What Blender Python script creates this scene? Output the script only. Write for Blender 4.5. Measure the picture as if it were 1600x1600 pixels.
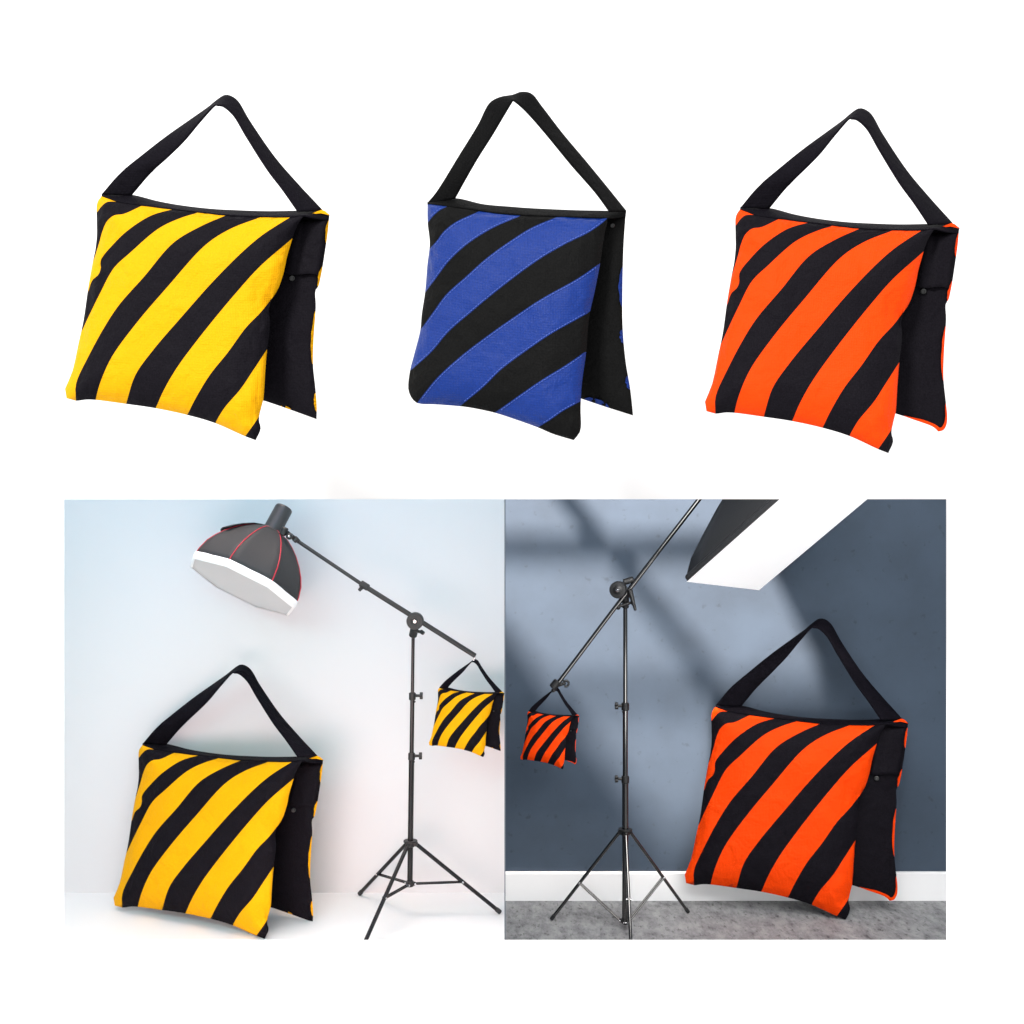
import bpy, bmesh, math, random
import numpy as np
from mathutils import Vector, noise

S = bpy.context.scene
for o in list(bpy.data.objects):
    bpy.data.objects.remove(o)
COL = S.collection

# ------------------------------------------------------------------ camera
F = 1750.0            # focal length in photo pixels (photo is 1600 px wide)
PX, PY = 789.0, 800.0 # principal point in photo pixels
CH = 2.0              # camera height
cam = bpy.data.cameras.new('Camera')
cam.sensor_width = 36.0
cam.lens = 36.0 * F / 1600.0
cam.shift_x = (800.0 - PX) / 1600.0
cam.clip_start = 0.05
cam.clip_end = 100.0
camo = bpy.data.objects.new('Camera', cam)
camo.location = (0, 0, CH)
camo.rotation_euler = (math.radians(90), 0, 0)
COL.objects.link(camo)
S.camera = camo

# ------------------------------------------------------------------ world / exposure
W = bpy.data.worlds.new('World')
S.world = W
W.use_nodes = True
bg = W.node_tree.nodes['Background']
bg.inputs[0].default_value = (1.0, 1.0, 1.0, 1)
bg.inputs[1].default_value = 1.2
S.view_settings.view_transform = 'Standard'
S.view_settings.look = 'None'
S.view_settings.exposure = 0
S.view_settings.gamma = 1
S.view_settings.use_curve_mapping = False
S.render.engine = 'CYCLES'
S.cycles.use_denoising = True
S.cycles.max_bounces = 8
S.cycles.sample_clamp_indirect = 6


def area(name, loc, target, sx, sy, power, col=(1, 1, 1), spread=180):
    l = bpy.data.lights.new(name, 'AREA')
    l.shape = 'RECTANGLE'; l.size = sx; l.size_y = sy
    l.energy = power; l.color = col; l.spread = math.radians(spread)
    o = bpy.data.objects.new(name, l)
    o.location = loc
    o.rotation_euler = (Vector(target) - Vector(loc)).to_track_quat('-Z', 'Y').to_euler()
    COL.objects.link(o)
    return o


# product key in front of the white wall
area('key_light', (-1.8, -1.6, 4.6), (0.0, 1.7, 2.3), 0.9, 0.9, 190, (1.0, 0.99, 0.97))
# pale studio: unseen added lamps tint backdrop cool above and warm below, brighten floor
area('pale_room_top_light', (-1.5, 4.4, 2.84), (-1.5, 5.88, 1.9), 2.6, 0.5, 12.2, (0.598, 0.623, 1.000))
area('pale_room_low_light', (-1.1, 2.35, 0.60), (-0.8, 5.88, 0.2), 2.0, 0.8, 24, (1.000, 0.700, 0.658), 90)
area('pale_room_floor_light', (-1.15, 5.2, 2.9), (-1.15, 5.25, 0.0), 2.2, 0.6, 8.7, (1.000, 0.805, 0.713), 60)
area('pale_room_front_light', (-1.35, 2.35, 2.60), (-1.2, 5.9, 1.0), 2.5, 0.7, 38, (0.508, 0.961, 1.000))
# grey studio: added soft fills, and an unseen hard spot above the skylight
area('grey_room_fill_light', (1.25, 2.35, 2.62), (1.25, 5.7, 0.6), 2.4, 0.7, 84, (1.0, 0.985, 0.97))
area('grey_room_low_light', (1.3, 2.35, 0.62), (1.3, 5.7, 0.4), 2.4, 0.6, 32, (1.0, 0.99, 0.98))
area('grey_room_floor_light', (1.2, 4.0, 2.84), (1.2, 5.3, 0.0), 2.0, 0.5, 50, (1, 1, 1))
SPOT = Vector((1.0, 5.775 - 2.0, 1.0 + 10.0))
sp = bpy.data.lights.new('skylight_lamp', 'SPOT')
sp.energy = 79000; sp.spot_size = math.radians(22); sp.spot_blend = 0.1
sp.shadow_soft_size = 0.14; sp.color = (1.0, 0.88, 0.79)
spo = bpy.data.objects.new('skylight_lamp', sp)
spo.location = SPOT
spo.rotation_euler = (Vector((1.0, 5.3, 3.0)) - SPOT).to_track_quat('-Z', 'Y').to_euler()
COL.objects.link(spo)


# ------------------------------------------------------------------ helpers
def U(px, py, Y):
    return Vector(((px - PX) / F * Y, Y, CH - (py - PY) / F * Y))


def floor_at(px, py):
    return U(px, py, CH * F / (py - PY))


def srgb(r, g, b):
    f = lambda c: c / 12.92 if c <= 0.04045 else ((c + 0.055) / 1.055) ** 2.4
    return (f(r / 255), f(g / 255), f(b / 255), 1)


def new_mat(name):
    m = bpy.data.materials.new(name)
    m.use_nodes = True
    return m, m.node_tree, m.node_tree.nodes['Principled BSDF']


def simple(name, col, rough=0.5, metal=0.0, bump=0.0, bscale=200, var=0.0, coat=0.0):
    m, nt, b = new_mat(name)
    b.inputs['Base Color'].default_value = (*col[:3], 1)
    b.inputs['Roughness'].default_value = rough
    b.inputs['Metallic'].default_value = metal
    if coat:
        b.inputs['Coat Weight'].default_value = coat
    if bump or var:
        tc = nt.nodes.new('ShaderNodeTexCoord')
        n = nt.nodes.new('ShaderNodeTexNoise')
        n.inputs['Scale'].default_value = bscale
        n.inputs['Detail'].default_value = 4
        nt.links.new(tc.outputs['Object'], n.inputs['Vector'])
        if bump:
            bp = nt.nodes.new('ShaderNodeBump')
            bp.inputs['Strength'].default_value = bump
            bp.inputs['Distance'].default_value = 0.002
            nt.links.new(n.outputs['Fac'], bp.inputs['Height'])
            nt.links.new(bp.outputs['Normal'], b.inputs['Normal'])
        if var:
            r = nt.nodes.new('ShaderNodeValToRGB')
            r.color_ramp.elements[0].position = 0.3
            r.color_ramp.elements[1].position = 0.7
            r.color_ramp.elements[0].color = tuple(c * (1 - var) for c in col[:3]) + (1,)
            r.color_ramp.elements[1].color = tuple(min(1, c * (1 + var)) for c in col[:3]) + (1,)
            nt.links.new(n.outputs['Fac'], r.inputs['Fac'])
            nt.links.new(r.outputs['Color'], b.inputs['Base Color'])
    return m


def fabric(name, col, rough, scale, sheen=0.0, var=0.06, weave=0.25, spec=0.2):
    """woven nylon: fine criss-cross threads + soft uneven creasing; scale = metres per traced unit"""
    m, nt, b = new_mat(name)
    b.inputs['Roughness'].default_value = rough
    b.inputs['Specular IOR Level'].default_value = spec
    if sheen:
        b.inputs['Sheen Weight'].default_value = sheen
        b.inputs['Sheen Roughness'].default_value = 0.4
    L = nt.links.new
    tc = nt.nodes.new('ShaderNodeTexCoord')
    mp = nt.nodes.new('ShaderNodeMapping')
    mp.inputs['Scale'].default_value = (1 / scale,) * 3
    L(tc.outputs['Object'], mp.inputs['Vector'])
    n1 = nt.nodes.new('ShaderNodeTexNoise')       # grain of the cloth
    n1.inputs['Scale'].default_value = 0.16
    n1.inputs['Detail'].default_value = 2
    L(mp.outputs['Vector'], n1.inputs['Vector'])
    w1 = nt.nodes.new('ShaderNodeTexWave'); w1.bands_direction = 'X'
    w2 = nt.nodes.new('ShaderNodeTexWave'); w2.bands_direction = 'Z'
    for w in (w1, w2):
        w.inputs['Scale'].default_value = 0.045
        w.inputs['Distortion'].default_value = 1.2
        L(mp.outputs['Vector'], w.inputs['Vector'])
    add = nt.nodes.new('ShaderNodeMath'); add.operation = 'MULTIPLY'
    L(w1.outputs['Fac'], add.inputs[0]); L(w2.outputs['Fac'], add.inputs[1])
    add2 = nt.nodes.new('ShaderNodeMath'); add2.operation = 'ADD'
    L(add.outputs[0], add2.inputs[0]); L(n1.outputs['Fac'], add2.inputs[1])
    b1 = nt.nodes.new('ShaderNodeBump')
    b1.inputs['Strength'].default_value = weave
    b1.inputs['Distance'].default_value = 3 * scale
    L(add2.outputs[0], b1.inputs['Height'])
    n2 = nt.nodes.new('ShaderNodeTexNoise')       # soft creases
    n2.inputs['Scale'].default_value = 0.012
    n2.inputs['Detail'].default_value = 3
    n2.inputs['Distortion'].default_value = 0.6
    L(mp.outputs['Vector'], n2.inputs['Vector'])
    b2 = nt.nodes.new('ShaderNodeBump')
    b2.inputs['Strength'].default_value = 0.62
    b2.inputs['Distance'].default_value = 22 * scale
    L(n2.outputs['Fac'], b2.inputs['Height'])
    L(b1.outputs['Normal'], b2.inputs['Normal'])
    L(b2.outputs['Normal'], b.inputs['Normal'])
    r = nt.nodes.new('ShaderNodeValToRGB')
    r.color_ramp.elements[0].position = 0.3
    r.color_ramp.elements[1].position = 0.72
    r.color_ramp.elements[0].color = tuple(c * (1 - var) for c in col[:3]) + (1,)
    r.color_ramp.elements[1].color = tuple(min(1, c * (1 + var)) for c in col[:3]) + (1,)
    L(n1.outputs['Fac'], r.inputs['Fac'])
    L(r.outputs['Color'], b.inputs['Base Color'])
    return m


def empty(name, loc, label, cat, group=None):
    o = bpy.data.objects.new(name, None)
    COL.objects.link(o)
    o.location = loc
    o.empty_display_size = 0.1
    o['label'] = label
    o['category'] = cat
    if group:
        o['group'] = group
    return o


def origin_of(parent):
    v = Vector((0, 0, 0))
    while parent is not None:
        v = v + Vector(parent.location)
        parent = parent.parent
    return v


class MB:
    """collects geometry in world coordinates for ONE mesh object"""
    def __init__(self):
        self.v = []; self.f = []; self.mi = []; self.sm = []

    def vert(self, p):
        self.v.append(Vector(p)); return len(self.v) - 1

    def face(self, ids, mat=0, smooth=False):
        self.f.append(tuple(ids)); self.mi.append(mat); self.sm.append(smooth)

    def grid(self, pts, mat=0, smooth=True, flip=False, matfn=None):
        n = len(pts); k = len(pts[0])
        ids = [[self.vert(p) for p in row] for row in pts]
        for i in range(n - 1):
            for j in range(k - 1):
                q = (ids[i][j], ids[i][j + 1], ids[i + 1][j + 1], ids[i + 1][j])
                if flip:
                    q = q[::-1]
                self.face(q, matfn(i, j) if matfn else mat, smooth)
        return ids

    def box(self, lo, hi, mat=0):
        x0, y0, z0 = lo; x1, y1, z1 = hi
        c = [self.vert(p) for p in ((x0, y0, z0), (x1, y0, z0), (x1, y1, z0), (x0, y1, z0),
                                    (x0, y0, z1), (x1, y0, z1), (x1, y1, z1), (x0, y1, z1))]
        for q in ((0, 3, 2, 1), (4, 5, 6, 7), (0, 1, 5, 4), (1, 2, 6, 5), (2, 3, 7, 6), (3, 0, 4, 7)):
            self.face([c[i] for i in q], mat)

    def prism(self, poly, z0, z1, mat=0):
        """polygon of (x, y) between heights z0 and z1"""
        a = [self.vert((x, y, z0)) for x, y in poly]
        b = [self.vert((x, y, z1)) for x, y in poly]
        n = len(poly)
        self.face(a[::-1], mat); self.face(b, mat)
        for i in range(n):
            self.face((a[i], a[(i + 1) % n], b[(i + 1) % n], b[i]), mat)

    def lathe(self, p0, p1, prof, n=24, mat=0, caps=True):
        """prof: list of (t along p0->p1 in metres, radius)"""
        p0 = Vector(p0); p1 = Vector(p1)
        ax = (p1 - p0).normalized()
        s = ax.orthogonal().normalized(); t = ax.cross(s)
        rows = []
        for d, r in prof:
            rows.append([p0 + ax * d + (s * math.cos(2 * math.pi * k / n) + t * math.sin(2 * math.pi * k / n)) * r
                         for k in range(n)])
        # sharp where the profile turns hard: start a new ring of vertices per band
        for a, b_ in zip(rows, rows[1:]):
            ia = [self.vert(p) for p in a]; ib = [self.vert(p) for p in b_]
            for k in range(n):
                self.face((ia[k], ia[(k + 1) % n], ib[(k + 1) % n], ib[k]), mat, True)
        if caps:
            self.face([self.vert(p) for p in rows[0]][::-1], mat)
            self.face([self.vert(p) for p in rows[-1]], mat)

    def tube(self, p0, p1, r0, r1=None, n=18, mat=0, bev=True):
        r1 = r0 if r1 is None else r1
        L = (Vector(p1) - Vector(p0)).length
        b = min(r0 * 0.25, L * 0.1)
        if bev:
            self.lathe(p0, p1, [(0, r0 - b), (b, r0), (L - b, r1), (L, r1 - b)], n, mat)
        else:
            self.lathe(p0, p1, [(0, r0), (L, r1)], n, mat)

    def sphere(self, c, r, n=16, mat=0):
        c = Vector(c)
        pts = [[c + Vector((math.sin(a) * math.cos(b), math.sin(a) * math.sin(b), math.cos(a))) * r
                for b in [2 * math.pi * k / n for k in range(n + 1)]] for a in [math.pi * i / 8 for i in range(9)]]
        self.grid(pts, mat, True)

    def build(self, name, mats, parent=None, loc=None, merge=0.0, solid=0.0):
        org = origin_of(parent) if parent is not None else Vector(loc or (0, 0, 0))
        me = bpy.data.meshes.new(name)
        me.from_pydata([tuple(p - org) for p in self.v], [], self.f)
        for m in (mats if isinstance(mats, (list, tuple)) else [mats]):
            me.materials.append(m)
        for p, mi, sm in zip(me.polygons, self.mi, self.sm):
            p.material_index = mi; p.use_smooth = sm
        if merge:
            bm = bmesh.new(); bm.from_mesh(me)
            bmesh.ops.remove_doubles(bm, verts=bm.verts, dist=merge)
            bm.to_mesh(me); bm.free()
        me.update()
        o = bpy.data.objects.new(name, me)
        COL.objects.link(o)
        if parent is not None:
            o.parent = parent
        else:
            o.location = org
        if solid:
            s = o.modifiers.new('thickness', 'SOLIDIFY')
            s.thickness = solid; s.offset = 0
        return o


def top(o, label, cat, group=None):
    o['label'] = label; o['category'] = cat
    if group:
        o['group'] = group
    return o


def struct(o):
    o['kind'] = 'structure'
    return o


# ------------------------------------------------------------------ setting materials
M_white = simple('white_wall_paint', (0.9, 0.9, 0.9), 0.9, bump=0.05, bscale=300)
M_pale = simple('pale_backdrop_paint', (0.62, 0.63, 0.64), 0.9, bump=0.05, bscale=120)
M_palefloor = simple('pale_floor_paint', (0.84, 0.84, 0.84), 0.55, bump=0.04, bscale=60)
M_room = simple('room_paint', (0.84, 0.84, 0.84), 0.9)
M_part = simple('partition_paint', (0.10, 0.12, 0.145), 0.9)
M_greyroom = simple('grey_room_paint', (0.22, 0.25, 0.29), 0.9)
M_skirt = simple('skirting_gloss_white', (0.82, 0.82, 0.82), 0.4, bump=0.03, bscale=30)


def slate():
    m, nt, b = new_mat('slate_blue_plaster')
    L = nt.links.new
    tc = nt.nodes.new('ShaderNodeTexCoord')
    base = srgb(57, 70, 85)
    big = nt.nodes.new('ShaderNodeTexNoise')
    big.inputs['Scale'].default_value = 2.2; big.inputs['Detail'].default_value = 6; big.inputs['Roughness'].default_value = 0.62
    L(tc.outputs['Object'], big.inputs['Vector'])
    r = nt.nodes.new('ShaderNodeValToRGB')
    r.color_ramp.elements[0].position = 0.3; r.color_ramp.elements[1].position = 0.72
    r.color_ramp.elements[0].color = tuple(c * 0.80 for c in base[:3]) + (1,)
    r.color_ramp.elements[1].color = tuple(c * 1.14 for c in base[:3]) + (1,)
    L(big.outputs['Fac'], r.inputs['Fac'])
    sm = nt.nodes.new('ShaderNodeTexNoise')
    sm.inputs['Scale'].default_value = 22; sm.inputs['Detail'].default_value = 5
    L(tc.outputs['Object'], sm.inputs['Vector'])
    pit = nt.nodes.new('ShaderNodeMapRange')
    pit.inputs['From Min'].default_value = 0.29; pit.inputs['From Max'].default_value = 0.37
    pit.inputs['To Min'].default_value = 0.72; pit.inputs['To Max'].default_value = 1.0
    L(sm.outputs['Fac'], pit.inputs['Value'])
    mul = nt.nodes.new('ShaderNodeMixRGB'); mul.blend_type = 'MULTIPLY'; mul.inputs[0].default_value = 1
    L(r.outputs['Color'], mul.inputs[1]); L(pit.outputs['Result'], mul.inputs[2])
    L(mul.outputs['Color'], b.inputs['Base Color'])
    b.inputs['Roughness'].default_value = 0.85
    bp = nt.nodes.new('ShaderNodeBump'); bp.inputs['Strength'].default_value = 0.05; bp.inputs['Distance'].default_value = 0.006
    L(sm.outputs['Fac'], bp.inputs['Height']); L(bp.outputs['Normal'], b.inputs['Normal'])
    return m


def concrete():
    m, nt, b = new_mat('worn_concrete')
    L = nt.links.new
    tc = nt.nodes.new('ShaderNodeTexCoord')
    mp = nt.nodes.new('ShaderNodeMapping'); mp.inputs['Scale'].default_value = (1.0, 0.45, 1.0)
    L(tc.outputs['Object'], mp.inputs['Vector'])
    n1 = nt.nodes.new('ShaderNodeTexNoise')
    n1.inputs['Scale'].default_value = 15.0; n1.inputs['Detail'].default_value = 9; n1.inputs['Roughness'].default_value = 0.72
    n1.inputs['Distortion'].default_value = 0.12
    L(mp.outputs['Vector'], n1.inputs['Vector'])
    r = nt.nodes.new('ShaderNodeValToRGB')
    e = r.color_ramp.elements
    e[0].position = 0.30; e[0].color = (0.06, 0.06, 0.063, 1)
    e[1].position = 0.72; e[1].color = (0.42, 0.42, 0.42, 1)
    k = e.new(0.42); k.color = (0.22, 0.22, 0.225, 1)
    k = e.new(0.56); k.color = (0.33, 0.33, 0.33, 1)
    L(n1.outputs['Fac'], r.inputs['Fac'])
    n2 = nt.nodes.new('ShaderNodeTexNoise')
    n2.inputs['Scale'].default_value = 38; n2.inputs['Detail'].default_value = 6; n2.inputs['Roughness'].default_value = 0.7
    L(mp.outputs['Vector'], n2.inputs['Vector'])
    pit = nt.nodes.new('ShaderNodeMapRange')
    pit.inputs['From Min'].default_value = 0.33; pit.inputs['From Max'].default_value = 0.45
    pit.inputs['To Min'].default_value = 0.30; pit.inputs['To Max'].default_value = 1.0
    L(n2.outputs['Fac'], pit.inputs['Value'])
    mul = nt.nodes.new('ShaderNodeMixRGB'); mul.blend_type = 'MULTIPLY'; mul.inputs[0].default_value = 1
    L(r.outputs['Color'], mul.inputs[1]); L(pit.outputs['Result'], mul.inputs[2])
    L(mul.outputs['Color'], b.inputs['Base Color'])
    b.inputs['Roughness'].default_value = 0.7
    bp = nt.nodes.new('ShaderNodeBump'); bp.inputs['Strength'].default_value = 0.5; bp.inputs['Distance'].default_value = 0.02
    L(n2.outputs['Fac'], bp.inputs['Height']); L(bp.outputs['Normal'], b.inputs['Normal'])
    return m


M_slate = slate()
M_conc = concrete()

# ------------------------------------------------------------------ setting
YW = 2.0                          # face of the white wall
PL, PR, PT, PB = 100, 1478.5, 780, 1468.5
a = U(PL, PB, YW); c = U(PR, PT, YW)
xl, xr, zb, zt = a.x, c.x, a.z, c.z
m = MB()
X0, X1, Z0, Z1 = -3.2, 3.2, 0.0, 3.4
TH, SP = 0.05, 0.09               # wall thickness and splay of the opening behind its edge


def ring(y, lx, rx, bz, tz):
    return [(lx, y, bz), (rx, y, bz), (rx, y, tz), (lx, y, tz)]


o_f = [m.vert(p) for p in ring(YW, X0, X1, Z0, Z1)]
i_f = [m.vert(p) for p in ring(YW, xl, xr, zb, zt)]
o_b = [m.vert(p) for p in ring(YW + TH, X0, X1, Z0, Z1)]
i_b = [m.vert(p) for p in ring(YW + TH, xl - SP, xr + SP, zb - SP, zt + SP)]
for k in range(4):
    j = (k + 1) % 4
    m.face((o_f[k], o_f[j], i_f[j], i_f[k]))
    m.face((o_b[j], o_b[k], i_b[k], i_b[j]))
    m.face((i_f[k], i_f[j], i_b[j], i_b[k]))
    m.face((o_f[j], o_f[k], o_b[k], o_b[j]))
top(m.build('white_wall', M_white), 'plain bright white wall with one wide opening showing two photo studios', 'wall')

YL = CH * F / (1395 - PY)         # back wall of the pale studio
YS = CH * F / (1408 - PY)         # face of the skirting in the grey studio
YR = YS + 0.018
ZC = 3.0
m = MB(); m.box((-3.15, YL, 0), (-0.0015, YL + 0.06, ZC - 0.002))
top(m.build('backdrop_wall', M_pale), 'pale blue fading to pinkish white backdrop wall behind the yellow sandbags', 'wall')
m = MB(); m.box((0.0015, YR, 0), (3.15, YR + 0.06, ZC - 0.002))
slw = top(m.build('studio_wall', M_slate), 'slate blue plaster wall with slanting window light and white skirting', 'wall')
m = MB()
zs = U(0, 1363, YS).z
m.grid([[Vector((x, YR - 0.001, zs)) for x in (0.002, 3.15)], [Vector((x, YS + 0.006, zs)) for x in (0.002, 3.15)],
        [Vector((x, YS, zs - 0.008)) for x in (0.002, 3.15)], [Vector((x, YS, 0.001)) for x in (0.002, 3.15)]], smooth=False)
m.build('skirting_board', M_skirt, slw)
m = MB(); m.box((-0.001, YW + 0.001, 0.001), (0.001, YL + 0.05, ZC - 0.003)); m.mi[-1] = 1
top(m.build('partition_wall', [M_part, M_white]), 'thin upright partition board between the pale studio and the slate studio', 'wall')
m = MB(); m.box((-3.15, YW + TH + 0.001, -0.05), (-0.0012, YL - 0.001, 0.0))
struct(m.build('pale_floor', M_palefloor))
m = MB(); m.box((0.0012, YW + TH + 0.001, -0.05), (3.15, YR - 0.001, 0.0))
struct(m.build('concrete_floor', M_conc))
m = MB(); m.box((-3.2, YW + TH + 0.001, 0), (-3.151, YL + 0.06, ZC)); struct(m.build('pale_room_side_wall', M_room))
m = MB(); m.box((3.151, YW + TH + 0.001, 0), (3.2, YR + 0.06, ZC)); struct(m.build('grey_room_side_wall', M_greyroom))
m = MB(); m.box((-3.2, YW + TH + 0.001, ZC), (-0.0005, YL + 0.06, ZC + 0.04)); struct(m.build('pale_ceiling', M_room))


# grey room ceiling: slab with an unseen skylight, bars shaped to throw the slanting pattern
def sky(px, py, z=ZC):
    wpt = U(px, py, YR)
    t = (z - SPOT.z) / (wpt.z - SPOT.z)
    p = SPOT + (wpt - SPOT) * t
    return (p.x, p.y)


m = MB()
pane = [(640, 745), (1128, 745), (1330, 1135), (1345, 1315), (1035, 1315), (780, 975), (640, 975)]
pp = [sky(*q) for q in pane]
ylo = min(p[1] for p in pp) - 0.02
m.box((-0.0003, YW + TH + 0.001, ZC), (3.2, ylo, ZC + 0.04))
hx = max(p[0] for p in pp) + 0.02
m.box((hx, ylo + 0.001, ZC), (3.2, YR + 0.06, ZC + 0.04))
ytop = sky(900, 745)[1]
m.box((-0.0003, ytop, ZC), (hx - 0.001, YR + 0.06, ZC + 0.04))
far = 0.02
# lower-left and lower-right infill of the sloping opening
m.prism([sky(600, 960), sky(775, 965), sky(1040, 1312), sky(1042, 1335), sky(600, 1335)], ZC + 0.002, ZC + 0.020)
m.prism([sky(1128, 735), sky(1400, 735), sky(1400, 1340), sky(1335, 1340), sky(1322, 1135)], ZC + 0.003, ZC + 0.021)
m.prism([sky(1036, 1312), sky(1360, 1312), sky(1360, 1340), sky(1036, 1340)], ZC + 0.005, ZC + 0.019)
m.prism([sky(1112, 1109), sky(1400, 1109), sky(1400, 1340), sky(1112, 1340)], ZC + 0.008, ZC + 0.022)  # added blocker: keeps the spot off the large orange bag's handle
m.prism([sky(640, 843), sky(1240, 843), sky(1240, 881), sky(640, 881)], ZC + 0.004, ZC + 0.018)
m.prism([sky(640, 1074), sky(1350, 1074), sky(1350, 1108), sky(640, 1108)], ZC + 0.006, ZC + 0.020)
m.prism([sky(836, 745), sky(872, 745), sky(1158, 1100), sky(1122, 1100)], ZC + 0.007, ZC + 0.023)
struct(m.build('grey_ceiling', M_greyroom))

# ------------------------------------------------------------------ traced curves of the sandbags
def cat_rom(P, n):
    """n points along a smooth curve through P, evenly spaced"""
    P = [np.array(p, float) for p in P]
    if len(P) == 2:
        return [P[0] + (P[1] - P[0]) * t for t in np.linspace(0, 1, n)]
    Q = [2 * P[0] - P[1]] + P + [2 * P[-1] - P[-2]]
    dense = []
    for i in range(1, len(Q) - 2):
        p0, p1, p2, p3 = Q[i - 1:i + 3]
        # centripetal
        t0 = 0.0
        t1 = t0 + max(1e-6, np.linalg.norm(p1[:2] - p0[:2]) ** 0.5)
        t2 = t1 + max(1e-6, np.linalg.norm(p2[:2] - p1[:2]) ** 0.5)
        t3 = t2 + max(1e-6, np.linalg.norm(p3[:2] - p2[:2]) ** 0.5)
        for t in np.linspace(t1, t2, 16, endpoint=False):
            A1 = (t1 - t) / (t1 - t0) * p0 + (t - t0) / (t1 - t0) * p1
            A2 = (t2 - t) / (t2 - t1) * p1 + (t - t1) / (t2 - t1) * p2
            A3 = (t3 - t) / (t3 - t2) * p2 + (t - t2) / (t3 - t2) * p3
            B1 = (t2 - t) / (t2 - t0) * A1 + (t - t0) / (t2 - t0) * A2
            B2 = (t3 - t) / (t3 - t1) * A2 + (t - t1) / (t3 - t1) * A3
            dense.append((t2 - t) / (t2 - t1) * B1 + (t - t1) / (t2 - t1) * B2)
    dense.append(P[-1])
    return resample(dense, n)


def resample(D, n):
    D = np.array(D)
    seg = np.linalg.norm(np.diff(D, axis=0), axis=1)
    s = np.concatenate([[0], np.cumsum(seg)])
    if s[-1] < 1e-9:
        return [D[0].copy() for _ in range(n)]
    out = np.stack([np.interp(np.linspace(0, s[-1], n), s, D[:, k]) for k in range(D.shape[1])], 1)
    return list(out)


HAZARD = dict(
    top=[(217, 487), (250, 500), (284, 513), (392, 529), (525, 546), (640, 559), (752, 571), (905, 578), (1022, 579), (1087, 573)],
    right=[(1087, 573), (1062, 610), (1043, 655), (1028, 705), (1015, 748), (1000, 820), (969, 903), (938, 938), (942, 1041), (929, 1152),
           (920, 1260), (913, 1366), (893, 1449), (902, 1489), (880, 1541)],
    left=[(217, 487), (198, 517), (196, 593), (196, 684), (179, 771), (160, 878), (138, 1029), (118, 1120), (92, 1240), (72, 1290), (58, 1325), (66, 1360)],
    bottom=[(66, 1360), (88, 1368), (110, 1371), (150, 1366), (190, 1367), (320, 1384), (450, 1403), (590, 1433), (705, 1467), (830, 1522), (880, 1541)],
    cuts=[
        [(284, 512), (240, 514), (217, 532), (199, 556)],
        [(392, 529), (312, 565), (270, 572), (240, 597), (221, 639), (206, 692), (181, 770)],
        [(525, 544), (430, 572), (331, 635), (267, 696), (214, 764), (213, 802), (202, 828), (177, 851), (158, 905)],
        [(635, 559), (559, 582), (464, 627), (339, 733), (270, 798), (210, 908), (160, 1010), (130, 1075)],
        [(752, 571), (640, 620), (525, 690), (400, 835), (290, 960), (222, 1065), (160, 1180), (112, 1280), (104, 1320), (108, 1371)],
        [(905, 578), (770, 630), (665, 698), (500, 880), (370, 1032), (262, 1180), (212, 1290), (190, 1367)],
        [(1028, 579), (910, 655), (830, 722), (700, 852), (560, 1010), (440, 1150), (362, 1260), (322, 1384)],
        [(1038, 670), (900, 790), (800, 900), (650, 1082), (540, 1230), (482, 1330), (450, 1403)],
        [(968, 905), (905, 985), (838, 1055), (760, 1162), (682, 1260), (615, 1372), (586, 1432)],
        [(928, 1150), (872, 1235), (815, 1320), (745, 1402), (705, 1467)],
        [(897, 1435), (866, 1480), (835, 1523)],
    ],
    TL=(217, 487), TR=(1087, 573), BL=(66, 1360), BR=(880, 1541),
    r_top=[(317, 530), (700, 560), (1060, 556), (1130, 556), (1197, 574)],
    r_right=[(1197, 574), (1191, 640), (1180, 717), (1161, 832), (1149, 879), (1138, 894), (1139, 965), (1130, 1096), (1127, 1215), (1137, 1315), (1143, 1394), (1142, 1450)],
    r_bottom=[(327, 1275), (700, 1320), (913, 1370), (986, 1394), (1081, 1428), (1142, 1450)],
    r_left=[(317, 530), (300, 900), (327, 1275)],
    rims=[(0.02, 0.135), (0.25, 0.352), (0.47, 0.735), (0.87, 0.965)], brim=(118, 166, 11),
    band=[(217, 480), (345, 484), (460, 512), (560, 530), (690, 545), (800, 551), (930, 555), (1059, 553), (1120, 551), (1165, 549), (1198, 571)],
    bandlow=[(1087, 573), (1140, 586), (1190, 594)],
    tab=[(1108, 567), (1164, 547), (1180, 553), (1198, 571), (1183, 567), (1160, 562)],
    flap=[(1040, 592), (1186, 596), (1149, 830), (1004, 820)],
    snap=(1037, 842, 13),
    strap=[((217, 482), (346, 486)), ((295, 393), (425, 394)), ((395, 311), (505, 318)), ((500, 230), (575, 247)), ((600, 160), (642, 166)),
           ((682, 102), (704, 98)), ((716, 74), (716, 98)), ((752, 54), (742, 103)), ((795, 72), (782, 138)), ((852, 163), (838, 230)),
           ((960, 320), (928, 372)), ((1060, 436), (996, 462)), ((1166, 549), (1060, 555))],
    bbox=(58, 1198, 54, 1541),
)
HAZARD_ROUND = dict(HAZARD)
HAZARD_ROUND['r_right'] = HAZARD['r_right'][:-2] + [(1144, 1385), (1140, 1420), (1126, 1442), (1104, 1448)]
HAZARD_ROUND['r_bottom'] = HAZARD['r_bottom'][:-1] + [(1104, 1448)]
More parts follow.
